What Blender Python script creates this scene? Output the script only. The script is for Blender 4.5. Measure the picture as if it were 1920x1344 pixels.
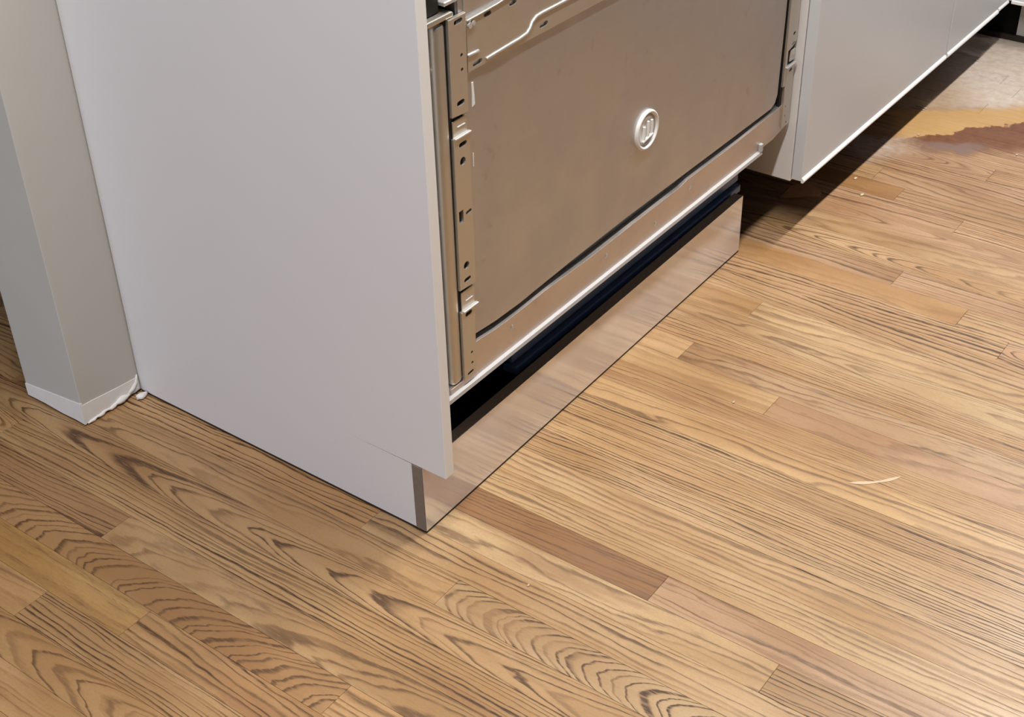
import bpy, bmesh, math, random
from mathutils import Vector, Matrix

for o in list(bpy.data.objects):
    bpy.data.objects.remove(o, do_unlink=True)
SC = bpy.context.scene
COL = SC.collection

# ------------------------------------------------------------------ camera
F_PX = 2569.356
fwd = Vector((0.65305237, 0.49240219, -0.57538047))
yaw, roll = -0.9247, -0.0266
right0 = Vector((math.cos(yaw), math.sin(yaw), 0))
up0 = right0.cross(fwd)
right = math.cos(roll) * right0 + math.sin(roll) * up0
up = -math.sin(roll) * right0 + math.cos(roll) * up0
cam_data = bpy.data.cameras.new('camera')
cam = bpy.data.objects.new('camera', cam_data)
COL.objects.link(cam)
m = Matrix.Identity(4)
for i in range(3):
    m[i][0], m[i][1], m[i][2] = right[i], up[i], -fwd[i]
m.translation = Vector((-0.98442, -0.88771, 1.20185))
cam.matrix_world = m
cam_data.sensor_width = 36.0
cam_data.lens = 36.0 * F_PX / 1920.0
cam_data.clip_start = 0.02
SC.camera = cam

# ------------------------------------------------------------------ world, lights, exposure
world = bpy.data.worlds.new('world')
SC.world = world
world.use_nodes = True
wbg = world.node_tree.nodes['Background']
wbg.inputs['Color'].default_value = (0.90, 0.93, 1.0, 1)
wbg.inputs['Strength'].default_value = 0.045

def area_light(name, loc, target, power, color, shape='DISK', sx=0.15, sy=0.15):
    d = bpy.data.lights.new(name, 'AREA')
    d.shape = shape
    d.size = sx
    if shape in ('RECTANGLE', 'ELLIPSE'):
        d.size_y = sy
    d.energy = power
    d.color = color
    o = bpy.data.objects.new(name, d)
    COL.objects.link(o)
    o.location = loc
    o.rotation_euler = (Vector(target) - Vector(loc)).to_track_quat('-Z', 'Y').to_euler()
    return o

WARM = (1.0, 0.955, 0.885)
# a row of slim linear ceiling lamps running along the counter
for lx, pw in ((-0.66, 47), (0.50, 34), (1.75, 42), (3.05, 42)):
    area_light('ceiling_linear_lamp', (lx, -0.50, 2.45), (lx, -0.50, 0), pw, WARM, 'RECTANGLE', 1.1, 0.09)
# daylight from a window of the room on the left
area_light('window_daylight', (-3.6, 0.5, 0.75), (0, 0.3, 0.15), 44, (0.78, 0.85, 1.0), 'RECTANGLE', 0.9, 1.4)

SC.view_settings.view_transform = 'Standard'
SC.view_settings.look = 'None'
SC.view_settings.gamma = 1.0
SC.view_settings.use_curve_mapping = False
SC.view_settings.exposure = -0.20

# ------------------------------------------------------------------ node helpers
class NT:
    def __init__(self, name):
        self.mat = bpy.data.materials.new(name)
        self.mat.use_nodes = True
        self.t = self.mat.node_tree
        self.bsdf = self.t.nodes['Principled BSDF']
    def _in(self, sock, v):
        if hasattr(v, 'is_linked') or isinstance(v, bpy.types.NodeSocket):
            self.t.links.new(v, sock)
        else:
            sock.default_value = v
    def m(self, op, a, b=0.0, c=0.0, clamp=False):
        n = self.t.nodes.new('ShaderNodeMath'); n.operation = op; n.use_clamp = clamp
        self._in(n.inputs[0], a); self._in(n.inputs[1], b)
        if len(n.inputs) > 2: self._in(n.inputs[2], c)
        return n.outputs[0]
    def smooth(self, x, lo, hi, a=0.0, b=1.0):
        n = self.t.nodes.new('ShaderNodeMapRange'); n.interpolation_type = 'SMOOTHSTEP'
        self._in(n.inputs['Value'], x); n.inputs['From Min'].default_value = lo; n.inputs['From Max'].default_value = hi
        n.inputs['To Min'].default_value = a; n.inputs['To Max'].default_value = b
        return n.outputs[0]
    def xyz(self, a, b, c):
        n = self.t.nodes.new('ShaderNodeCombineXYZ')
        for s, v in zip(n.inputs, (a, b, c)): self._in(s, v)
        return n.outputs[0]
    def sep(self, v):
        n = self.t.nodes.new('ShaderNodeSeparateXYZ'); self._in(n.inputs[0], v); return n.outputs
    def attr(self, name):
        n = self.t.nodes.new('ShaderNodeAttribute'); n.attribute_name = name; return n
    def noise(self, vec, scale, detail=3.0, rough=0.55, dist=0.0):
        n = self.t.nodes.new('ShaderNodeTexNoise')
        self._in(n.inputs['Vector'], vec); n.inputs['Scale'].default_value = scale
        n.inputs['Detail'].default_value = detail; n.inputs['Roughness'].default_value = rough
        n.inputs['Distortion'].default_value = dist
        return n.outputs[0]
    def mix(self, fac, a, b, blend='MIX'):
        n = self.t.nodes.new('ShaderNodeMix'); n.data_type = 'RGBA'; n.blend_type = blend
        self._in(n.inputs[0], fac); self._in(n.inputs[6], a); self._in(n.inputs[7], b)
        return n.outputs[2]
    def pos(self):
        return self.t.nodes.new('ShaderNodeNewGeometry').outputs['Position']
    def obj(self):
        return self.t.nodes.new('ShaderNodeTexCoord').outputs['Object']
    def bump(self, h, strength, dist):
        n = self.t.nodes.new('ShaderNodeBump'); self._in(n.inputs['Height'], h)
        n.inputs['Strength'].default_value = strength; n.inputs['Distance'].default_value = dist
        self.t.links.new(n.outputs[0], self.bsdf.inputs['Normal'])
    def set(self, **k):
        for key, v in k.items():
            self._in(self.bsdf.inputs[key.replace('_', ' ')], v)

def rgb(r, g, b): return (r, g, b, 1.0)

def simple(name, col, rough=0.5, metal=0.0, var=0.06, scale=30.0, spec=0.5, bump=0.0):
    n = NT(name)
    p = n.obj()
    f = n.noise(p, scale, 4.0)
    lo = rgb(*[c * (1 - var) for c in col]); hi = rgb(*[min(1, c * (1 + var)) for c in col])
    n.set(Base_Color=n.mix(f, lo, hi), Metallic=metal, Roughness=n.smooth(f, 0.2, 0.8, rough * 0.88, min(1, rough * 1.12)))
    n.bsdf.inputs['Specular IOR Level'].default_value = spec
    if bump: n.bump(f, 0.3, bump)
    return n.mat

MAT = {}
MAT['panel_white'] = simple('white_melamine', (0.76, 0.755, 0.775), 0.38, 0, 0.015, 4)
MAT['edge_white'] = simple('lit_edge_white', (0.90, 0.90, 0.92), 0.35, 0, 0.01, 10)  # extra white: lit front edge and door-foot highlight put into the colour
MAT['door_white'] = simple('pale_grey_door', (0.66, 0.70, 0.76), 0.33, 0, 0.015, 4)
MAT['wall_paint'] = simple('grey_wall_paint', (0.55, 0.55, 0.525), 0.75, 0, 0.03, 9, 0.3, 0.0004)
MAT['plaster'] = simple('raw_plaster', (0.82, 0.81, 0.81), 0.85, 0, 0.05, 60, 0.25, 0.001)
MAT['black'] = simple('black_plastic', (0.012, 0.012, 0.013), 0.5, 0, 0.2, 20, 0.3)
MAT['void'] = simple('void_shade_black', (0.006, 0.006, 0.006), 0.9, 0, 0.2, 20, 0.1)  # black of dark hollows, their shade put into the colour
MAT['dark_metal'] = simple('dark_grey_metal', (0.10, 0.115, 0.115), 0.45, 0.3, 0.15, 30)
MAT['blue_metal'] = simple('blue_reflection_metal', (0.11, 0.19, 0.40), 0.35, 0.2, 0.1, 30)
MAT['core'] = simple('brown_chipboard_core', (0.42, 0.345, 0.28), 0.8, 0, 0.35, 400, 0.2, 0.0003)
MAT['edge_brown'] = simple('dark_brown_board_end', (0.21, 0.165, 0.135), 0.75, 0, 0.2, 120, 0.2)
MAT['dark_underside'] = simple('dark_underside_brown', (0.07, 0.042, 0.025), 0.85, 0, 0.2, 60, 0.15)  # dark brown of the added cabinet underside
MAT['gap_shade'] = simple('gap_shade_black', (0.02, 0.012, 0.01), 0.6, 0, 0.1, 30)  # black for gaps at the floor, their shade put into the colour
MAT['galv'] = simple('galvanised_steel', (0.60, 0.57, 0.52), 0.42, 0.85, 0.05, 60)
MAT['galv_light'] = simple('bright_folded_steel', (0.64, 0.63, 0.63), 0.42, 0.6, 0.04, 60)
MAT['lip_grey'] = simple('grey_lip_coating', (0.46, 0.45, 0.46), 0.5, 0.0, 0.04, 60)
MAT['lip_grey'] = simple('grey_lip_coating', (0.46, 0.45, 0.46), 0.5, 0.0, 0.04, 60)
MAT['plug_white'] = simple('white_plastic', (0.86, 0.86, 0.86), 0.4, 0, 0.02, 30)
MAT['plug_grey'] = simple('grey_plastic', (0.50, 0.50, 0.51), 0.45, 0, 0.05, 60)
MAT['brown_patch'] = simple('flat_patch_brown', (0.50, 0.28, 0.14), 0.7, 0, 0.2, 80, 0.2)
MAT['smear'] = simple('dry_filler_smear', (0.60, 0.47, 0.34), 0.8, 0, 0.15, 90, 0.2)
MAT['splinter'] = simple('pale_splinter_wood', (0.72, 0.60, 0.45), 0.7, 0, 0.1, 80, 0.2)

def steel(name, col, rough, smudge, metal=1.0):
    n = NT(name)
    x, y, z = n.sep(n.pos())
    brush = n.noise(n.xyz(n.m('MULTIPLY', x, 6.0), n.m('MULTIPLY', y, 6.0), n.m('MULTIPLY', z, 500.0)), 1.0, 2.0)
    sm = n.noise(n.pos(), 9.0, 3.0)
    spots = n.smooth(n.noise(n.pos(), 38.0, 2.0), 0.66, 0.78)
    c1 = n.mix(n.smooth(sm, 0.3, 0.75), rgb(*col), rgb(col[0] * 0.94, col[1] * 0.90, col[2] * 0.87))
    c2 = n.mix(n.m('MULTIPLY', spots, smudge), c1, rgb(col[0] * .6, col[1] * .58, col[2] * .56))
    r = n.m('ADD', n.smooth(sm, 0.25, 0.75, rough * 0.9, rough * 1.15), n.smooth(brush, 0.3, 0.7, -0.02, 0.03))
    n.set(Base_Color=c2, Metallic=metal, Roughness=r)
    n.bump(brush, 0.08, 0.0002)
    return n.mat
MAT['skin'] = steel('dull_sheet_steel', (0.58, 0.59, 0.62), 0.46, 0.3)
MAT['bar'] = steel('dull_bar_steel', (0.66, 0.63, 0.63), 0.44, 0.25)
MAT['plinth_steel'] = steel('polished_plinth_steel', (0.86, 0.86, 0.91), 0.13, 0.05, 0.55)

def plank_material():
    n = NT('oak_plank')
    v, u, seed = n.sep(n.attr('gc').outputs['Vector'])
    S, Q, B = n.sep(n.attr('gp').outputs['Vector'])
    tone = n.attr('tone').outputs['Color']
    contrast, mineral, fine_amt = n.sep(n.attr('gx').outputs['Vector'])
    # wandering growth rings
    wob = n.m('SUBTRACT', n.noise(n.xyz(n.m('MULTIPLY', v, 20.0), n.m('MULTIPLY', u, 3.6), seed), 1.0, 3.0), 0.5)
    jit = n.m('SUBTRACT', n.noise(n.xyz(n.m('MULTIPLY', v, 160.0), n.m('MULTIPLY', u, 38.0), seed), 1.0, 2.0), 0.5)
    val = n.m('ADD', n.m('MULTIPLY', S, v), n.m('MULTIPLY', Q, n.m('MULTIPLY', v, v)))
    val = n.m('ADD', val, n.m('MULTIPLY', B, u))
    val = n.m('ADD', val, n.m('MULTIPLY', wob, 3.2))
    val = n.m('ADD', val, n.m('MULTIPLY', jit, 0.30))
    warp = n.noise(n.xyz(n.m('MULTIPLY', val, 0.55), seed, n.m('MULTIPLY', u, 1.5)), 1.0, 1.0)
    val = n.m('ADD', val, n.m('MULTIPLY', warp, 2.6))
    t = n.m('FRACT', n.m('ADD', val, 100.0))
    ringid = n.m('FLOOR', n.m('ADD', val, 100.0))
    rn = n.noise(n.xyz(n.m('MULTIPLY', ringid, 3.7), seed, 0.3), 1.0, 0.0)
    line = n.m('MULTIPLY', n.smooth(t, 0.55, 0.80), n.smooth(t, 0.88, 0.98, 1.0, 0.0))
    broad = n.smooth(t, 0.1, 1.0)
    patch = n.noise(n.xyz(n.m('MULTIPLY', v, 30.0), n.m('MULTIPLY', u, 4.0), n.m('ADD', seed, 7.0)), 1.0, 2.0)
    ragged = n.noise(n.xyz(n.m('MULTIPLY', v, 520.0), n.m('MULTIPLY', u, 45.0), seed), 1.0, 3.0)
    dark = n.m('MULTIPLY', line, n.smooth(ragged, 0.30, 0.52, 0.40, 1.0))
    dark = n.m('MULTIPLY', dark, n.smooth(rn, 0.28, 0.50, 0.35, 1.0))
    dark = n.m('MULTIPLY', dark, n.smooth(patch, 0.26, 0.50, 0.30, 1.0))
    dark = n.m('MULTIPLY', dark, contrast)
    # short open pores of oak
    pore = n.noise(n.xyz(n.m('MULTIPLY', v, 620.0), n.m('MULTIPLY', u, 34.0), n.m('ADD', seed, 3.0)), 1.0, 2.0)
    pore = n.m('MULTIPLY', n.smooth(pore, 0.54, 0.68), n.m('ADD', n.m('MULTIPLY', broad, 0.50), 0.18))
    pore = n.m('MULTIPLY', pore, fine_amt)
    # mineral streaks and soft tone drift
    mn = n.noise(n.xyz(n.m('MULTIPLY', v, 75.0), n.m('MULTIPLY', u, 11.0), n.m('ADD', seed, 21.0)), 1.0, 5.0, 0.65)
    mn = n.m('MULTIPLY', n.smooth(mn, 0.52, 0.68), n.m('ADD', n.m('MULTIPLY', mineral, 0.9), 0.15))
    drift = n.noise(n.xyz(n.m('MULTIPLY', v, 12.0), n.m('MULTIPLY', u, 3.0), n.m('ADD', seed, 11.0)), 1.0, 2.0)
    c = n.mix(n.smooth(drift, 0.3, 0.7), rgb(0.375, 0.230, 0.112), rgb(0.50, 0.345, 0.195))
    c = n.mix(1.0, c, tone, 'MULTIPLY')
    c = n.mix(n.m('MULTIPLY', broad, 0.28), c, rgb(0.30, 0.15, 0.06))
    c = n.mix(n.m('MULTIPLY', pore, 1.0), c, rgb(0.17, 0.085, 0.035))
    c = n.mix(n.m('MULTIPLY', mn, 0.62), c, rgb(0.145, 0.078, 0.050))
    speck = n.noise(n.xyz(n.m('MULTIPLY', v, 900.0), n.m('MULTIPLY', u, 260.0), seed), 1.0, 2.0)
    c = n.mix(n.smooth(speck, 0.35, 0.75, 0.0, 0.20), c, rgb(0.20, 0.11, 0.05))
    brown = n.noise(n.xyz(n.m('MULTIPLY', v, 26.0), n.m('MULTIPLY', u, 3.2), n.m('ADD', seed, 33.0)), 1.0, 3.0)
    c = n.mix(n.smooth(brown, 0.56, 0.74, 0.0, 0.5), c, rgb(0.24, 0.115, 0.05))
    c = n.mix(n.m('MULTIPLY', dark, 1.0), c, rgb(0.060, 0.026, 0.010))
    # worn, wet and dusty marks left on the boards by the work (shapes of their own, fixed to the floor)
    P = n.pos(); x, y, z = n.sep(P)
    q = n.m('ADD', n.m('MULTIPLY', x, 0.798), n.m('MULTIPLY', y, 0.602))
    r = n.m('SUBTRACT', n.m('MULTIPLY', x, 0.602), n.m('MULTIPLY', y, 0.798))
    wn = n.m('SUBTRACT', n.noise(P, 16.0, 4.0, 0.6), 0.5)
    fn = n.noise(P, 60.0, 4.0, 0.6)
    qs = n.m('ADD', q, n.m('MULTIPLY', wn, 0.085))
    edge = n.m('SUBTRACT', qs, n.m('MULTIPLY', n.m('SUBTRACT', r, 0.90), 0.20))     # upper edge of the stain rises to the right
    inr = n.smooth(n.m('ADD', r, n.m('MULTIPLY', wn, 0.12)), 0.86, 0.93)
    stain = n.m('MULTIPLY', n.m('MULTIPLY', n.smooth(edge, 1.098, 1.104, 1.0, 0.0), n.smooth(qs, 1.005, 1.055)), inr)
    yel = n.m('MULTIPLY', n.m('MULTIPLY', n.smooth(edge, 1.098, 1.104), n.smooth(qs, 1.205, 1.235, 1.0, 0.0)), n.smooth(r, 0.86, 0.91))
    dust = n.m('MULTIPLY', n.smooth(qs, 1.20, 1.25), n.smooth(r, 0.85, 0.95))
    gdust = n.m('MULTIPLY', n.m('MULTIPLY', n.smooth(qs, 0.99, 1.06), n.smooth(qs, 1.09, 1.125, 1.0, 0.0)), n.smooth(r, 0.95, 0.84))
    gdust = n.m('MULTIPLY', gdust, n.smooth(r, 0.76, 0.80))
    gd2 = n.m('MULTIPLY', n.m('MULTIPLY', n.smooth(qs, 1.02, 1.05), n.smooth(qs, 1.085, 1.06)), n.m('MULTIPLY', n.smooth(r, 0.90, 0.95), n.smooth(r, 1.06, 1.0)))
    c = n.mix(n.m('MULTIPLY', stain, 0.93), c, n.mix(fn, rgb(0.075, 0.025, 0.010), rgb(0.24, 0.09, 0.04)))
    c = n.mix(n.m('MULTIPLY', gd2, 0.55), c, rgb(0.23, 0.18, 0.17))
    c = n.mix(n.m('MULTIPLY', yel, 0.82), c, n.mix(fn, rgb(0.50, 0.29, 0.11), rgb(0.58, 0.37, 0.16)))
    c = n.mix(n.m('MULTIPLY', dust, n.smooth(fn, 0.25, 0.7, 0.55, 0.92)), c, n.mix(n.smooth(r, 1.0, 1.12), rgb(0.47, 0.36, 0.26), rgb(0.62, 0.55, 0.50)))
    c = n.mix(n.m('MULTIPLY', gdust, n.smooth(fn, 0.3, 0.75, 0.35, 0.85)), c, rgb(0.50, 0.42, 0.37))
    n.set(Base_Color=c)
    n.set(Roughness=n.m('ADD', n.smooth(n.noise(P, 7.0, 3.0), 0.3, 0.7, 0.30, 0.40), n.m('MULTIPLY', dark, 0.2)))
    h = n.m('SUBTRACT', 1.0, n.m('ADD', n.m('MULTIPLY', dark, 0.7), n.m('MULTIPLY', pore, 0.6)))
    n.bump(h, 0.25, 0.0004)
    return n.mat
MAT['plank'] = plank_material()
MAT['subfloor'] = simple('dark_subfloor', (0.14, 0.08, 0.045), 0.9, 0, 0.2, 20, 0.1)

# ------------------------------------------------------------------ mesh helpers
def link(name, bm, mat, parent=None, smooth=False):
    me = bpy.data.meshes.new(name)
    bmesh.ops.recalc_face_normals(bm, faces=bm.faces)
    bm.to_mesh(me); bm.free()
    me.materials.append(MAT[mat])
    if smooth:
        for p in me.polygons: p.use_smooth = True
    o = bpy.data.objects.new(name, me)
    COL.objects.link(o)
    if parent is not None:
        o.parent = parent
        o.matrix_parent_inverse = Matrix.Translation(-Vector(parent.location)) if parent.get('_c') else Matrix.Identity(4)
    return o

def bm_box(x0, x1, y0, y1, z0, z1, bev=0.0, seg=1, bm=None):
    b = bmesh.new()
    r = bmesh.ops.create_cube(b, size=1.0)
    for v in b.verts:
        v.co = Vector(((x0 + x1) / 2 + v.co.x * (x1 - x0), (y0 + y1) / 2 + v.co.y * (y1 - y0), (z0 + z1) / 2 + v.co.z * (z1 - z0)))
    if bev:
        bmesh.ops.bevel(b, geom=list(b.edges), offset=bev, segments=seg, affect='EDGES', profile=0.5)
    if bm is None: return b
    tmp = bpy.data.meshes.new('t'); b.to_mesh(tmp); b.free(); bm.from_mesh(tmp); bpy.data.meshes.remove(tmp)
    return bm

def box(name, x0, x1, y0, y1, z0, z1, mat, parent=None, bev=0.0, seg=1, smooth=False):
    return link(name, bm_box(x0, x1, y0, y1, z0, z1, bev, seg), mat, parent, smooth)

def bm_prism_xz(pts, y0, y1, bev=0.0):
    """closed outline in the XZ plane extruded along Y"""
    b = bmesh.new()
    f = b.faces.new([b.verts.new((x, y0, z)) for x, z in pts])
    r = bmesh.ops.extrude_face_region(b, geom=[f])
    for v in r['geom']:
        if isinstance(v, bmesh.types.BMVert): v.co.y = y1
    bmesh.ops.recalc_face_normals(b, faces=b.faces)
    if bev:
        bmesh.ops.bevel(b, geom=[e for e in b.edges if abs(e.verts[0].co.y - y0) < 1e-6 and abs(e.verts[1].co.y - y0) < 1e-6],
                        offset=bev, segments=2, affect='EDGES')
    return b

def bm_prism_yz(pts, x0, x1):
    b = bmesh.new()
    f = b.faces.new([b.verts.new((x0, y, z)) for y, z in pts])
    r = bmesh.ops.extrude_face_region(b, geom=[f])
    for v in r['geom']:
        if isinstance(v, bmesh.types.BMVert): v.co.x = x1
    bmesh.ops.recalc_face_normals(b, faces=b.faces)
    return b

def bm_tube(pts, rad, n=8):
    b = bmesh.new()
    P = [Vector(p) for p in pts]; rings = []
    for i, p in enumerate(P):
        d = (P[min(i + 1, len(P) - 1)] - P[max(i - 1, 0)]).normalized()
        a = d.cross(Vector((0, 1, 0)));
        if a.length < 1e-4: a = d.cross(Vector((0, 0, 1)))
        a.normalize(); c = d.cross(a)
        rr = rad[i] if isinstance(rad, (list, tuple)) else rad
        rings.append([b.verts.new(p + (a * math.cos(2 * math.pi * k / n) + c * math.sin(2 * math.pi * k / n)) * rr) for k in range(n)])
    for r0, r1 in zip(rings, rings[1:]):
        for k in range(n): b.faces.new((r0[k], r0[(k + 1) % n], r1[(k + 1) % n], r1[k]))
    b.faces.new(rings[0]); b.faces.new(rings[-1])
    return b

def stadium(cx, cz, w, h, ang=0.0, n=5):
    """rounded slot outline, w long"""
    r = h / 2; L = max(0, w / 2 - r); out = []
    for s, a0 in ((1, -90), (-1, 90)):
        for k in range(n + 1):
            a = math.radians(a0 + 180 * k / n)
            out.append((s * L + r * math.cos(a), r * math.sin(a)))
    ca, sa = math.cos(ang), math.sin(ang)
    return [(cx + x * ca - z * sa, cz + x * sa + z * ca) for x, z in out]

def cut(obj, outlines, y0, y1):
    """punch real holes through a plate"""
    b = bmesh.new()
    for pts in outlines:
        c = bm_prism_xz(pts, y0, y1)
        tmp = bpy.data.meshes.new('t'); c.to_mesh(tmp); c.free(); b.from_mesh(tmp); bpy.data.meshes.remove(tmp)
    me = bpy.data.meshes.new('cutter'); b.to_mesh(me); b.free()
    co = bpy.data.objects.new('cutter', me); COL.objects.link(co)
    md = obj.modifiers.new('holes', 'BOOLEAN'); md.operation = 'DIFFERENCE'; md.object = co; md.solver = 'EXACT'
    dg = bpy.context.evaluated_depsgraph_get()
    new = bpy.data.meshes.new_from_object(obj.evaluated_get(dg))
    obj.modifiers.clear(); old = obj.data; obj.data = new
    bpy.data.objects.remove(co); bpy.data.meshes.remove(me); bpy.data.meshes.remove(old)

def empty(name, loc=(0, 0, 0)):
    o = bpy.data.objects.new(name, None); COL.objects.link(o)
    o.empty_display_size = 0.05
    return o

def tag(o, label=None, cat=None, group=None, kind=None):
    if label: o['label'] = label
    if cat: o['category'] = cat
    if group: o['group'] = group
    if kind: o['kind'] = kind
    return o

# ------------------------------------------------------------------ floor of oak planks
random.seed(7)
floor = box('floor', -3.0, 4.4, -3.2, 2.6, -0.06, -0.012, 'subfloor')
tag(floor, 'worn oak strip floor with dark grain, stains and pale dust', kind='structure')

def row_edge(k): return 0.573 + (0.0513 if k < 0 else 0.054) * k
JOINTS = {-16: [0.344], -13: [-0.087], -12: [0.078], -10: [-0.296], -11: [-0.474], -1: [-0.066], -2: [-0.238], 5: [-0.377],
          2: [-0.099], -19: [0.321], -17: [-0.09], 11: [-0.134], 14: [-0.244], 10: [-0.266], -18: []}
# look of single boards: (row, point on the board) -> tone, (S, Q, B), (contrast, mineral, pores)
LOOK = {
 (-10, -0.1): ((0.66, 0.54, 0.50), (140, 0, 9), (0.7, 0.9, 0.9)),
 (11, -0.05): ((0.74, 0.60, 0.46), (50, 200, 2), (0.2, 0.2, 0.4)),
 (-13, -0.3): ((0.97, 0.98, 1.0), (14, 2700, 52), (1.0, 0.1, 0.3)),
 (-13, 0.1): ((0.98, 0.95, 0.95), (40, 500, 3), (0.35, 0.25, 0.3)),
 (-12, -0.2): ((1.02, 1.0, 0.98), (95, 0, 2), (0.8, 0.1, 0.5)),
 (-11, -0.2): ((1.04, 1.04, 1.02), (50, 300, 3), (0.55, 0.35, 0.4)),
 (-11, -0.7): ((0.92, 0.90, 0.88), (150, 0, 4), (1.0, 0.2, 0.8)),
 (-2, -0.1): ((1.10, 1.10, 1.05), (60, 0, 2), (0.2, 0.1, 0.4)),
 (-1, -0.3): ((0.90, 0.88, 0.92), (60, 900, 6), (0.6, 0.9, 0.5)),
 (-1, 0.1): ((1.12, 1.08, 1.05), (60, 0, 2), (0.2, 0.1, 0.6)),
 (0, -0.3): ((0.95, 0.88, 0.82), (180, 0, 3), (0.9, 0.25, 0.8)),
 (5, -0.2): ((0.92, 0.80, 0.68), (30, 200, 2), (0.2, 0.2, 0.3)),
 (1, -0.3): ((1.02, 1.04, 1.05), (20, 3500, 7), (0.6, 0.5, 0.3)),
 (2, -0.4): ((1.06, 1.05, 1.02), (60, 600, 4), (0.5, 0.35, 0.4)),
 (-17, 0.2): ((0.80, 0.68, 0.56), (60, 1500, 44), (0.8, 0.1, 0.3)),
 (-18, 0.2): ((0.95, 0.86, 0.62), (50, 300, 3), (0.15, 0.35, 0.9)),
 (-16, 0.6): ((0.70, 0.58, 0.50), (150, 0, 8), (0.9, 0.2, 0.6)),
 (-16, 0.1): ((0.94, 0.90, 0.84), (60, 1200, 12), (0.7, 0.8, 0.4)),
 (-15, 0.3): ((0.92, 0.85, 0.74), (150, 0, 3), (1.0, 0.2, 0.5)),
 (-14, 0.3): ((0.88, 0.80, 0.70), (40, 3800, 14), (0.9, 0.3, 0.3)),
 (-13, 0.4): ((0.90, 0.82, 0.72), (70, 1500, 5), (0.6, 0.3, 0.3)),
 (-9, -0.3): ((1.03, 1.02, 0.98), (120, 0, 3), (0.6, 0.2, 0.8)),
 (-8, -0.3): ((1.05, 1.03, 1.0), (100, 0, 2), (0.5, 0.15, 0.9)),
 (-7, -0.3): ((0.96, 0.92, 0.88), (170, 0, 4), (1.0, 0.2, 0.7)),
 (-6, -0.3): ((1.00, 0.94, 0.86), (160, 0, 3), (1.0, 0.15, 0.7)),
 (-5, -0.3): ((0.98, 0.93, 0.86), (180, 0, 3), (1.0, 0.15, 0.8)),
 (-4, -0.3): ((1.06, 1.0, 0.9), (80, 1200, 4), (0.6, 0.2, 0.4)),
 (-3, -0.3): ((0.94, 0.86, 0.78), (170, 0, 4), (0.7, 0.3, 0.8)),
}
Y_MIN, Y_MAX = -3.0, 2.4
GAP = 0.00016

def plank_verts(x0, x1, y0, y1, dz):
    c = 0.00025
    b = bmesh.new()
    X0, X1, Y0, Y1 = x0 + GAP, x1 - GAP, y0 + GAP, y1 - GAP
    lo = [b.verts.new(p) for p in ((X0, Y0, -0.012), (X1, Y0, -0.012), (X1, Y1, -0.012), (X0, Y1, -0.012))]
    mid = [b.verts.new(p) for p in ((X0, Y0, dz - c), (X1, Y0, dz - c), (X1, Y1, dz - c), (X0, Y1, dz - c))]
    top = [b.verts.new(p) for p in ((X0 + c, Y0 + c, dz), (X1 - c, Y0 + c, dz), (X1 - c, Y1 - c, dz), (X0 + c, Y1 - c, dz))]
    b.faces.new(top)
    for A, C in ((lo, mid), (mid, top)):
        for i in range(4):
            j = (i + 1) % 4
            b.faces.new((A[i], A[j], C[j], C[i]))
    return b

def write_attrs(me, segs):
    """segs: list of (first vertex, count, cx, seed, tone, gp, gx)"""
    nv = len(me.vertices)
    A = [0.0] * (3 * nv); Bp = [0.0] * (3 * nv); Cx = [0.0] * (3 * nv); T = [0.0] * (4 * nv)
    for first, cnt, cx, seed, tone, p, x in segs:
        for i in range(first, first + cnt):
            co = me.vertices[i].co
            A[3 * i:3 * i + 3] = (co.x - cx, co.y, seed)
            Bp[3 * i:3 * i + 3] = p; Cx[3 * i:3 * i + 3] = x; T[4 * i:4 * i + 4] = (*tone, 1.0)
    for nm, typ, key, dat in (('gc', 'FLOAT_VECTOR', 'vector', A), ('gp', 'FLOAT_VECTOR', 'vector', Bp), ('gx', 'FLOAT_VECTOR', 'vector', Cx), ('tone', 'FLOAT_COLOR', 'color', T)):
        me.attributes.new(nm, typ, 'POINT')
        me.attributes[nm].data.foreach_set(key, dat)

def random_look(k):
    kind = random.random()
    g = random.uniform(0.86, 1.06); warm = random.uniform(-0.05, 0.05)
    tone = (g, g * (0.97 - abs(warm)), g * (0.95 - warm))
    if k < -11: tone = (g, g * 0.90, g * 0.78)
    if kind < 0.72: gp = (random.choice((-1, 1)) * random.uniform(75, 150), random.uniform(-300, 300), random.uniform(-6, 6)); gx = (random.uniform(.6, 1), random.uniform(.05, .35), random.uniform(.4, .9))
    elif kind < 0.86: gp = (random.uniform(-40, 40), random.uniform(2500, 7000) * random.choice((-1, 1)), random.uniform(8, 34)); gx = (random.uniform(.6, 1), random.uniform(.1, .5), .35)
    else: gp = (random.uniform(30, 70), random.uniform(0, 600), random.uniform(1, 4)); gx = (.3, random.uniform(.1, .4), .45)
    return tone, gp, gx

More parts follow.
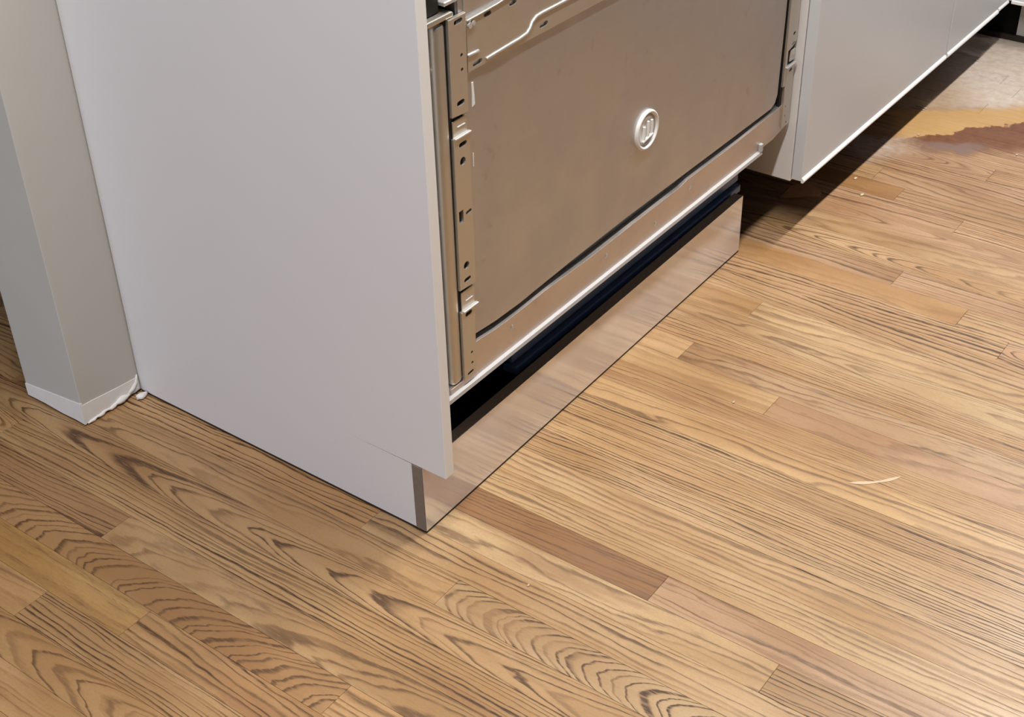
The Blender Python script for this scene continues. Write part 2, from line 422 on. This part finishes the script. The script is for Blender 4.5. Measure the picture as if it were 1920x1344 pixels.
outer = bmesh.new(); outer_segs = []
K0, K1 = -70, 70
for k in range(K0, K1):
    x0, x1 = row_edge(k), row_edge(k + 1)
    known = sorted(JOINTS.get(k, []))
    ys = list(known)
    step = (0.6, 1.2)
    if not ys:
        ys = [random.uniform(-1.7, -0.85) if k < 4 else random.uniform(-1.2, 0.9)]
        if k < 4: step = (1.75, 2.1)
    if k == -17: ys = [-0.09]
    y = min(ys)
    while y > Y_MIN:
        y -= random.uniform(0.85, 1.6); ys.append(y)
    y = max(known) if known else max(ys)
    while y < Y_MAX:
        y += random.uniform(*step); ys.append(y)
    ys = sorted(set([Y_MIN] + [a for a in ys if Y_MIN + .05 < a < Y_MAX - .05] + [Y_MAX]))
    for a, b_ in zip(ys, ys[1:]):
        tone, gp, gx = random_look(k)
        seed = random.uniform(0, 60)
        for (rk, py), look in LOOK.items():
            if rk == k and a < py < b_: tone, gp, gx = look; seed = 3.0 + 1.7 * abs(k) + 5 * py
        dz = random.uniform(-0.0002, 0.0)
        bm = plank_verts(x0, x1, a, b_, dz)
        cx = (x0 + x1) / 2
        inside = (-0.80 < cx < 2.35) and (b_ > -1.0) and (a < 1.05)
        if inside and cx < 0: inside = (b_ > -0.62 + 0.0)
        if inside:
            me = bpy.data.meshes.new('plank'); nv = len(bm.verts)
            bmesh.ops.recalc_face_normals(bm, faces=bm.faces); bm.to_mesh(me); bm.free()
            write_attrs(me, [(0, nv, cx, seed, tone, gp, gx)])
            me.materials.append(MAT['plank'])
            o = bpy.data.objects.new('plank', me); COL.objects.link(o); o.parent = floor
        else:
            first = len(outer.verts)
            tmp = bpy.data.meshes.new('t'); bm.to_mesh(tmp); nv = len(bm.verts); bm.free()
            outer.from_mesh(tmp); bpy.data.meshes.remove(tmp)
            outer_segs.append((first, nv, cx, seed, tone, gp, gx))
me = bpy.data.meshes.new('outer_planks'); bmesh.ops.recalc_face_normals(outer, faces=outer.faces); outer.to_mesh(me); outer.free()
write_attrs(me, outer_segs); me.materials.append(MAT['plank'])
o = bpy.data.objects.new('outer_planks', me); COL.objects.link(o); o.parent = floor; o['kind'] = 'stuff'

# ------------------------------------------------------------------ wall behind the cabinets, its end showing at the left
WX0, WY0, WY1 = -0.1036, 0.548, 0.677
wall = box('wall_back', WX0, 2.75, WY0, WY1, 0.003, 2.5, 'wall_paint', None, 0.0012, 2)
tag(wall, 'grey painted wall end with bare white patching along its foot', kind='structure')
random.seed(3)
# unpainted strip at the foot of both faces, ragged where the baseboard was torn off
top = [(WX0 - 0.001, 0.036), (-0.085, 0.035), (-0.06, 0.032), (-0.03, 0.029), (-0.002, 0.027)]
bot = [(-0.002, 0.006), (-0.012, 0.004), (-0.02, 0.007), (-0.034, 0.0045), (-0.048, 0.006), (-0.062, 0.003), (-0.078, 0.0055), (-0.092, 0.003), (WX0 - 0.001, 0.004)]
link('plaster_strip', bm_prism_xz(top + bot, WY0 - 0.0011, WY0 + 0.002), 'plaster', wall)
lt = [(WY0 - 0.001, 0.040), (WY0 + 0.04, 0.035), (WY0 + 0.09, 0.029), (WY1, 0.024)]
lb = [(WY1, 0.003), (WY0 + 0.09, 0.004), (WY0 + 0.05, 0.0025), (WY0 + 0.02, 0.004), (WY0 - 0.001, 0.003)]
link('plaster_strip', bm_prism_yz(lt + lb, WX0 - 0.0011, WX0 + 0.002), 'plaster', wall)
pts, rad = [], []
zz = [2, 3, 2.5, 4, 3, 3.5, 5, 4, 3, 4.5, 5.5, 6.5, 7.5, 7, 6, 8, 9]
rr_ = [1, 2.2, 2.6, 1.8, 2.4, 3.0, 2.0, 1.6, 2.8, 3.4, 2.6, 4.6, 5.2, 4.0, 2.4, 2.0, 0.8]
for i, (z_, r_) in enumerate(zip(zz, rr_)):
    pts.append((WX0 + 0.004 + i / 16 * 0.084, WY0 - 0.0005 - r_ * 0.00045, 0.001 + z_ * 0.001)); rad.append(r_ * 0.001)
link('plaster_bead', bm_tube(pts, rad, 8), 'plaster', wall, True)
link('plaster_bead', bm_tube([(-0.024, WY0 - 0.001, 0.008), (-0.014, WY0 - 0.002, 0.014), (-0.006, WY0 - 0.001, 0.020), (-0.0025, WY0 - 0.001, 0.032)],
     [0.002, 0.003, 0.0025, 0.001], 8), 'plaster', wall, True)

def lump(name, loc, size, mat, seed, flat=0.6):
    random.seed(seed)
    b = bmesh.new(); bmesh.ops.create_icosphere(b, subdivisions=2, radius=1.0)
    for v in b.verts:
        k = 1 + random.uniform(-0.22, 0.22)
        v.co = Vector((v.co.x * size[0] * k, v.co.y * size[1] * k, v.co.z * size[2] * k))
    zmin = min(v.co.z for v in b.verts)
    for v in b.verts:
        v.co.z -= zmin
        if v.co.z < size[2] * 0.15: v.co.z = 0.0
        v.co += Vector(loc)
    return link(name, b, mat, None, True)
tag(lump('plaster_crumb', (-0.011, 0.533, 0), (0.0095, 0.006, 0.004), 'plaster', 5),
    'white crumb of plaster on the floor between wall end and panel', 'plaster')

# ------------------------------------------------------------------ white cover panel at the left of the dishwasher
panel = tag(empty('cover_panel'), 'tall white cover panel on the left side of the dishwasher', 'panel')
PT = 0.0165
link('board', bm_box(0, PT, -0.038, 0.5465, 0.1092, 0.88, 0.0007, 2), 'panel_white', panel)
box('lit_front_edge', 0.0006, PT - 0.0006, -0.0384, -0.0378, 0.1096, 0.8795, 'edge_white', panel)  # whiter face, the light on the front edge put into its colour
link('foot_board', bm_prism_yz([(0.0168, 0.0040), (0.5465, 0.0040), (0.5465, 0.1099), (0.16, 0.1099), (0.0168, 0.1082)], 0, PT), 'panel_white', panel)
box('gap_shade_strip', 0.0003, PT - 0.0008, 0.0175, 0.546, 0.0, 0.0040, 'gap_shade', panel)  # added black strip standing for the shadow in the gap under the panel

# ------------------------------------------------------------------ stainless plinth board
plinth = tag(empty('plinth_board'), 'polished steel faced plinth board standing on the floor under the dishwasher', 'plinth')
box('core', 0.0, 0.852, 0.0006, 0.0162, 0.0038, 0.1078, 'core', plinth, 0.0003)
box('steel_face', 0.0004, 0.852, -0.0003, 0.0006, 0.0038, 0.1078, 'plinth_steel', plinth)
box('gap_shade_strip', 0.0006, 0.852, 0.0000, 0.012, 0.0, 0.0038, 'gap_shade', plinth)  # added black strip standing for the shadow line under the plinth
box('end_cap', 0.0008, 0.0155, 0.002, 0.0155, 0.1078, 0.1090, 'edge_brown', plinth)
box('end_edge', -0.0005, 0.0, 0.0002, 0.0162, 0.0038, 0.1078, 'edge_brown', plinth)
plinth.rotation_euler.z = 0.0105

# ------------------------------------------------------------------ dishwasher without its door front
dw = tag(empty('dishwasher'), 'built-in dishwasher with a bare steel door still missing its decorative front', 'dishwasher')
YS = -0.010
box('body', 0.052, 0.944, 0.012, 0.50, 0.192, 0.86, 'black', dw, 0.002)
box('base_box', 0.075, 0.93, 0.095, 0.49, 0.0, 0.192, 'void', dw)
box('side_gasket', 0.040, 0.0575, -0.003, 0.012, 0.205, 0.80, 'dark_metal', dw, 0.003, 2)
# rounded steel side rail
rail = bm_box(0.0570, 0.0772, -0.0120, 0.012, 0.203, 0.668, 0.0065, 4)
link('side_rail', rail, 'galv', dw, True)
box('rail_cap', 0.046, 0.090, -0.013, 0.012, 0.6685, 0.6745, 'galv', dw, 0.002, 2)
box('latch_block', 0.046, 0.078, -0.004, 0.012, 0.6745, 0.72, 'black', dw, 0.002)
box('latch_tab', 0.078, 0.100, -0.011, 0.012, 0.682, 0.687, 'galv_light', dw, 0.001)
for sx, sz in ((0.0525, 0.617), (0.0515, 0.441), (0.0505, 0.250)):
    b = bmesh.new(); bmesh.ops.create_cone(b, cap_ends=True, segments=12, radius1=0.0026, radius2=0.0016, depth=0.0018,
        matrix=Matrix.Translation((sx, -0.0039, sz)) @ Matrix.Rotation(math.radians(90), 4, 'X'))
    link('screw_head', b, 'galv_light', dw)
# main door sheet with a rolled lower edge
skin = link('door_sheet', bm_prism_xz([(0.0985, 0.86), (0.0985, 0.258), (0.106, 0.2545), (0.15, 0.2505), (0.20, 0.2495), (0.32, 0.2535), (0.45, 0.2555),
     (0.70, 0.2535), (0.888, 0.2525), (0.902, 0.2585), (0.9085, 0.272), (0.9115, 0.40), (0.9115, 0.86)], YS, 0.006, 0.0022), 'skin', dw)
box('recess_shade', 0.09, 0.935, -0.0015, 0.010, 0.228, 0.262, 'dark_metal', dw)  # dark backing, the shading below the sheet's rolled edge put into colour
box('recess_shade', 0.908, 0.925, -0.0015, 0.010, 0.262, 0.86, 'black', dw)  # same dark line carried up the right side of the sheet
# lower bar with wavy sheared top edge
bar = link('lower_bar', bm_prism_xz([(0.051, 0.195), (0.90, 0.1955), (0.951, 0.2045), (0.951, 0.212), (0.9255, 0.2125), (0.9245, 0.2475), (0.78, 0.2435), (0.62, 0.2450), (0.600, 0.2420),
     (0.43, 0.2410), (0.36, 0.2404), (0.26, 0.2430), (0.188, 0.2418), (0.146, 0.2425), (0.117, 0.2455), (0.099, 0.2470), (0.098, 0.204), (0.051, 0.204)], -0.012, 0.004, 0.0004), 'bar', dw)
lip = bm_prism_yz([(-0.012, 0.1960), (-0.0165, 0.1945), (-0.0172, 0.1895), (-0.0165, 0.1885), (0.012, 0.1885), (0.012, 0.1955)], 0.042, 0.856)
link('bottom_lip', lip, 'lip_grey', dw)
box('lip_end', 0.849, 0.857, -0.0175, -0.0118, 0.1945, 0.2085, 'lip_grey', dw, 0.001)
for mx, mz in ((0.3991, 0.2229), (0.6283, 0.2277), (0.178, 0.226), (0.53, 0.212)):
    link('embossed_mark', bm_tube([(mx - 0.0015, -0.0121, mz - 0.004), (mx + 0.001, -0.0126, mz), (mx + 0.0012, -0.0121, mz + 0.0035)], [0.0006, 0.0012, 0.0006], 6), 'galv_light', dw)
# left mounting brackets, punched
b1 = link('bracket', bm_prism_xz([(0.0785, 0.668), (0.1085, 0.668), (0.1065, 0.5545), (0.0775, 0.5570)], -0.0145, -0.0105, 0.0006), 'galv', dw)
cut(b1, [stadium(0.0950, 0.6620, 0.015, 0.0055, 0.05), stadium(0.0984, 0.6233, 0.0045, 0.0042), stadium(0.0982, 0.6069, 0.0045, 0.0042), stadium(0.0932, 0.5700, 0.0135, 0.0062, 0.05)], -0.03, 0.0)
b2 = link('bracket', bm_prism_xz([(0.0777, 0.5310), (0.1065, 0.5300), (0.1065, 0.3330), (0.0760, 0.3350)], -0.0145, -0.0105, 0.0006), 'galv', dw)
cut(b2, [stadium(0.0935, 0.5203, 0.014, 0.0055, 0.05), stadium(0.0920, 0.4996, 0.0105, 0.0104), [(0.0805, 0.4235), (0.0885, 0.4235), (0.0885, 0.4395), (0.0805, 0.4395)],
         stadium(0.0985, 0.4325, 0.011, 0.0045, 0.1), stadium(0.0897, 0.3646, 0.0105, 0.0104), stadium(0.0905, 0.3450, 0.013, 0.0055, 0.05)], -0.03, 0.0)
b3 = link('bracket', bm_prism_xz([(0.0762, 0.3040), (0.1030, 0.3040), (0.0995, 0.2035), (0.0760, 0.2035)], -0.0145, -0.0105, 0.0006), 'galv', dw)
cut(b3, [stadium(0.0895, 0.2975, 0.013, 0.0055, 0.05), stadium(0.0922, 0.2385, 0.0042, 0.0042), stadium(0.0922, 0.2232, 0.0042, 0.0042), stadium(0.0880, 0.2105, 0.012, 0.0042, 0.1)], -0.03, 0.0)
for z0, z1 in ((0.531, 0.5545), (0.304, 0.3330)):
    box('clip', 0.0795, 0.1050, -0.0125, -0.0105, z0, z1 - 0.003, 'galv', dw, 0.0006)
    box('clip_fold', 0.0785, 0.1075, -0.0170, -0.0120, z0 - 0.0012, z0 + 0.0012, 'galv_light', dw, 0.0008, 2)
    box('clip_rib', 0.087, 0.101, -0.0135, -0.0120, z0 + 0.0105, z0 + 0.0120, 'galv_light', dw, 0.0004)
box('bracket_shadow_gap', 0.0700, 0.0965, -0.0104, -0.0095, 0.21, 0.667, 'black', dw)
# top channel with embossed bead and slots
ch = link('channel_plate', bm_prism_xz([(0.1095, 0.5985), (0.95 - 0.04, 0.588), (0.91, 0.66), (0.1784, 0.6600), (0.1637, 0.6590), (0.128, 0.6578), (0.1095, 0.6572)], -0.0135, -0.0102, 0.0005), 'galv', dw)
cut(ch, [stadium(0.1268, 0.6045, 0.017, 0.0058, 0.03), stadium(0.2530, 0.6063, 0.0165, 0.0058, 0.02), stadium(0.1474, 0.6534, 0.013, 0.005), stadium(0.1944, 0.6511, 0.014, 0.006),
         stadium(0.40, 0.606, 0.0165, 0.0058), stadium(0.60, 0.606, 0.0165, 0.0058)], -0.03, 0.0)
bead = [(0.1423, 0.6034), (0.2050, 0.6055), (0.2190, 0.6070), (0.2255, 0.6110), (0.2300, 0.6170), (0.2380, 0.6210), (0.2500, 0.6216), (0.3021, 0.6210), (0.3613, 0.6206), (0.88, 0.616)]
link('embossed_bead', bm_tube([(x + 0.0, -0.0138, z) for x, z in bead], 0.0019, 8), 'galv_light', dw, True)
link('embossed_bead', bm_tube([(0.1098, -0.0138, 0.6182), (0.1286, -0.0138, 0.6176)], 0.0019, 8), 'galv_light', dw, True)
box('upper_strip', 0.1095, 0.91, -0.0112, -0.0102, 0.6650, 0.72, 'galv', dw)
link('channel_fold', bm_tube([(0.1098, -0.0145, 0.6575), (0.128, -0.0145, 0.6580), (0.1637, -0.0145, 0.6592), (0.1784, -0.0145, 0.6605), (0.91, -0.0145, 0.6605)], 0.0011, 6), 'galv_light', dw, True)
link('screw_boss', bm_tube([(0.1135, -0.0165, 0.6515), (0.1135, -0.0115, 0.6515)], 0.0034, 10), 'galv_light', dw)
link('screw_boss', bm_tube([(0.1205, -0.0160, 0.6520), (0.1205, -0.0115, 0.6520)], 0.0028, 10), 'galv_light', dw)
# right mounting brackets
r1 = link('bracket', bm_prism_xz([(0.9165, 0.86), (0.949, 0.86), (0.949, 0.352), (0.936, 0.344), (0.9225, 0.341), (0.9225, 0.282), (0.9155, 0.282)], -0.0145, -0.0105, 0.0005), 'galv', dw)
cut(r1, [stadium(0.9385, 0.366, 0.008, 0.0055, 0.2), stadium(0.9380, 0.3495, 0.009, 0.0028, 0.3)], -0.03, 0.0)
box('clip', 0.9345, 0.9505, -0.0130, -0.0105, 0.3185, 0.3375, 'galv_light', dw, 0.0008)
box('clip_rib', 0.938, 0.948, -0.0140, -0.0125, 0.3265, 0.3285, 'galv', dw, 0.0003)
r2 = link('bracket', bm_prism_xz([(0.9210, 0.3145), (0.9485, 0.3145), (0.9490, 0.2060), (0.9230, 0.2080)], -0.0150, -0.0105, 0.0005), 'galv', dw)
cut(r2, [stadium(0.9360, 0.3055, 0.010, 0.0040, 0.2), stadium(0.9300, 0.2440, 0.003, 0.003), stadium(0.9310, 0.2270, 0.003, 0.003), stadium(0.9380, 0.2130, 0.0045, 0.003)], -0.03, 0.0)
box('clip_fold', 0.9165, 0.9490, -0.0190, -0.0130, 0.3135, 0.3160, 'galv_light', dw, 0.001, 2)
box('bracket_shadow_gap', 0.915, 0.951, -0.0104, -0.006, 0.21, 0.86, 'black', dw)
# round plug with raised rim and a folded key in the middle
plug = empty('plug'); plug.parent = dw
def lathe_y(prof, cx, cz, n=36):
    b = bmesh.new(); rings = []
    for r, y in prof:
        rings.append([b.verts.new((cx + r * math.cos(2 * math.pi * k / n), y, cz + r * math.sin(2 * math.pi * k / n))) for k in range(n)] if r > 0 else [b.verts.new((cx, y, cz))])
    for A, C in zip(rings, rings[1:]):
        for k in range(n):
            j = (k + 1) % n
            if len(C) == 1: b.faces.new((A[k], A[j], C[0]))
            else: b.faces.new((A[k], A[j], C[j], C[k]))
    return b
PCX, PCZ = 0.4970, 0.3750
bpy.data.objects.remove(plug)
plug = link('plug', lathe_y([(0.0286, YS + 0.001), (0.0288, YS - 0.0022), (0.0280, YS - 0.0042), (0.0266, YS - 0.0050), (0.0252, YS - 0.0046), (0.0240, YS - 0.0026), (0.0234, YS - 0.0012), (0.0, YS - 0.0012)], PCX, PCZ), 'plug_white', dw, True)
link('inner_ring', lathe_y([(0.0230, YS - 0.001), (0.0224, YS - 0.0018), (0.0196, YS - 0.0018), (0.0188, YS - 0.0013)], PCX, PCZ), 'plug_grey', plug, True)
for dx, dz0, dz1 in ((-0.0085, -0.014, 0.008), (0.0015, -0.011, 0.013), (0.0105, -0.008, 0.012)):
    box('key_rib', PCX + dx - 0.0018, PCX + dx + 0.0018, YS - 0.0048, YS - 0.001, PCZ + dz0, PCZ + dz1, 'plug_white', plug, 0.0006)
box('key_slot', PCX + 0.0038, PCX + 0.0078, YS - 0.0017, YS - 0.001, PCZ - 0.004, PCZ + 0.011, 'black', plug)
box('key_slot', PCX - 0.0062, PCX - 0.0012, YS - 0.0017, YS - 0.001, PCZ - 0.012, PCZ + 0.007, 'plug_grey', plug)
link('key_bar', bm_tube([(PCX - 0.012, YS - 0.0035, PCZ - 0.014), (PCX + 0.012, YS - 0.0035, PCZ - 0.009)], 0.0022, 8), 'plug_white', plug, True)
# smears of white filler beside the bracket
link('white_smear', bm_prism_xz([(0.1185, 0.583), (0.1215, 0.583), (0.1228, 0.566), (0.1232, 0.556), (0.1180, 0.554), (0.1188, 0.568)], YS - 0.0005, YS + 0.0005), 'plaster', dw)
link('white_smear', bm_prism_xz([(0.1160, 0.498), (0.1172, 0.498), (0.1168, 0.480), (0.1158, 0.482)], YS - 0.0004, YS + 0.0005), 'plaster', dw)
# dark metal channel below the door, its bluish reflection put into the colour
box('base_rail', 0.238, 0.88, 0.034, 0.052, 0.116, 0.132, 'blue_metal', dw, 0.002, 2)
box('base_rail', 0.2385, 0.88, 0.028, 0.052, 0.098, 0.111, 'blue_metal', dw, 0.002, 2)
box('base_rail_web', 0.24, 0.88, 0.046, 0.056, 0.095, 0.192, 'black', dw)
for lx in (0.14, 0.87):
    b = bm_tube([(lx, 0.085, 0.0), (lx, 0.085, 0.012), (lx, 0.085, 0.013), (lx, 0.085, 0.192)], [0.02, 0.02, 0.009, 0.009], 14)
    link('levelling_foot', b, 'black', dw)

# ------------------------------------------------------------------ base cabinets to the right
def base_cabinet(label, x0, x1, legs):
    c = tag(empty('base_cabinet'), label, 'cabinet')
    box('body', x0, x1, -0.0255, 0.545, 0.0995, 0.875, 'panel_white', c, 0.0006)
    box('added_underside', x0 + 0.001, x1 - 0.001, -0.0245, 0.544, 0.0975, 0.0994, 'dark_underside', c)  # added dark board, keeps the white underside from bouncing light onto the floor
    d = box('door', x0 + 0.0012, x1 - 0.0022, -0.0455, -0.0268, 0.1035, 0.87, 'door_white', c, 0.0009, 2)
    strip = bm_prism_yz([(-0.0445, 0.1005), (-0.0482, 0.1005), (-0.0498, 0.1025), (-0.0498, 0.1050), (-0.0482, 0.1078), (-0.0452, 0.1100), (-0.0445, 0.1100)], x0 + 0.002, x1 - 0.006)
    link('bottom_edge_strip', strip, 'edge_white', d)  # white lip, carries the highlight along the door foot in its colour
    for lx in legs:
        link('leg', bm_tube([(lx, 0.42, 0), (lx, 0.42, 0.01), (lx, 0.42, 0.011), (lx, 0.42, 0.0975)], [0.024, 0.024, 0.016, 0.016], 14), 'black', c)
    return c
base_cabinet('wide pale grey base cabinet next to the dishwasher', 0.9555, 1.594, (1.02, 1.53))
base_cabinet('narrow pale grey base cabinet nearer the room corner', 1.596, 1.884, (1.65, 1.83))
fil = tag(empty('corner_filler'), 'narrow pale filler strip in the corner between the cabinet runs', 'filler strip')
box('board', 1.8880, 1.9490, -0.0435, -0.025, 0.1035, 0.87, 'door_white', fil, 0.0008, 2)
link('bottom_edge_strip', bm_prism_yz([(-0.0425, 0.1010), (-0.0458, 0.1010), (-0.0472, 0.1030), (-0.0470, 0.1052), (-0.0455, 0.1072), (-0.0430, 0.1088), (-0.0425, 0.1088)], 1.889, 1.948), 'edge_white', fil)
ret = tag(empty('corner_cabinet'), 'pale cabinet turning the corner at the far end of the run', 'cabinet')
box('body', 1.972, 2.52, -0.80, -0.046, 0.0985, 0.875, 'panel_white', ret, 0.0006)
box('body_corner', 1.972, 2.52, -0.045, 0.545, 0.0985, 0.875, 'panel_white', ret, 0.0006)
d = box('door', 1.9515, 1.970, -0.66, -0.0500, 0.1035, 0.87, 'door_white', ret, 0.0009, 2)
box('bottom_edge_strip', 1.9485, 1.9525, -0.658, -0.051, 0.1010, 0.1085, 'edge_white', d, 0.0012, 2)
box('toe_board', 2.010, 2.026, -0.79, -0.058, 0.012, 0.0975, 'wall_paint', ret)
box('shaded_toe_board', 2.010, 2.026, -0.0575, 0.30, 0.012, 0.0975, 'void', ret)  # toe board blackened here, shadow of the corner put into its colour
box('toe_gap_shade', 2.002, 2.026, -0.79, 0.30, 0.0, 0.0115, 'gap_shade', ret)  # black strip painted in for the dark gap below the toe board

# ------------------------------------------------------------------ small litter on the floor
def chip(name, pts, z0, z1, mat):
    b = bmesh.new(); f = b.faces.new([b.verts.new((x, y, z0)) for x, y in pts])
    r = bmesh.ops.extrude_face_region(b, geom=[f])
    for v in r['geom']:
        if isinstance(v, bmesh.types.BMVert): v.co.z = z1
    return link(name, b, mat)
tag(chip('brown_patch', [(1.060, 0.037), (1.113, 0.039), (1.137, 0.013), (1.117, -0.017), (1.102, -0.019)], 0.0, 0.004, 'brown_patch'),  # thin flat brown patch lying on the floor
    'flat brown patch on the floor under the wide cabinet', 'wood offcut')
for (ax, ay), (bx_, by), lab in (((1.556, -0.006), (1.553, -0.034), 'pale splinter of wood below the narrow cabinet, the longer of a pair'),
                                 ((1.566, -0.010), (1.562, -0.036), 'thin pale splinter beside the longer one below the narrow cabinet'),
                                 ((1.853, -0.020), (1.849, -0.036), 'tiny pale splinter at the shade edge close to the corner')):
    tag(link('splinter', bm_tube([(ax, ay, 0.0011), (bx_, by, 0.0011)], [0.0006, 0.0011], 6), 'splinter'), lab, 'splinter', 'wood splinters at the edge of the shade')
for i, (loc, s, lab) in enumerate((((1.154, -0.080), 0.0062, 'flat white fleck on the plain brown floorboard below the wide cabinet'),
                                   ((1.207, -0.043), 0.0058, 'white fleck right at the edge of the shade under the wide cabinet'),
                                   ((1.442, -0.068), 0.0036, 'small white fleck at the left tip of the red-brown stain'),
                                   ((1.462, -0.255), 0.0040, 'white fleck at the lower edge of the red-brown stain'),
                                   ((0.471, -0.190), 0.0030, 'small white fleck on the plain pale floorboard in front of the plinth'),
                                   ((-0.002, -0.163), 0.0028, 'small white fleck on the floor in front of the plinth corner'))):
    tag(lump('paint_fleck', (loc[0], loc[1], 0), (s * 0.85, s * 0.5, 0.0010), 'smear', 20 + i), lab, 'paint fleck', 'white flecks scattered on the floor')
b = bmesh.new()
n = 12; up_, lo_ = [], []
for i in range(n + 1):
    t = i / n; x = 0.400 + 0.053 * t; y = -0.401 - 0.053 * t
    w = 0.0042 * math.sin(math.pi * t) ** 0.7 * (0.7 + 0.3 * math.sin(9 * t))
    off = 0.004 * math.sin(3.0 * t)
    up_.append((x + w * 0.7 - off, y + w * 0.7 - off)); lo_.append((x - w * 0.7 - off, y - w * 0.7 - off))
tag(chip('plaster_smear', up_ + lo_[-2:0:-1], 0.0, 0.0004, 'smear'), 'curved whitish smear on the floorboards out in the open floor', 'smear')
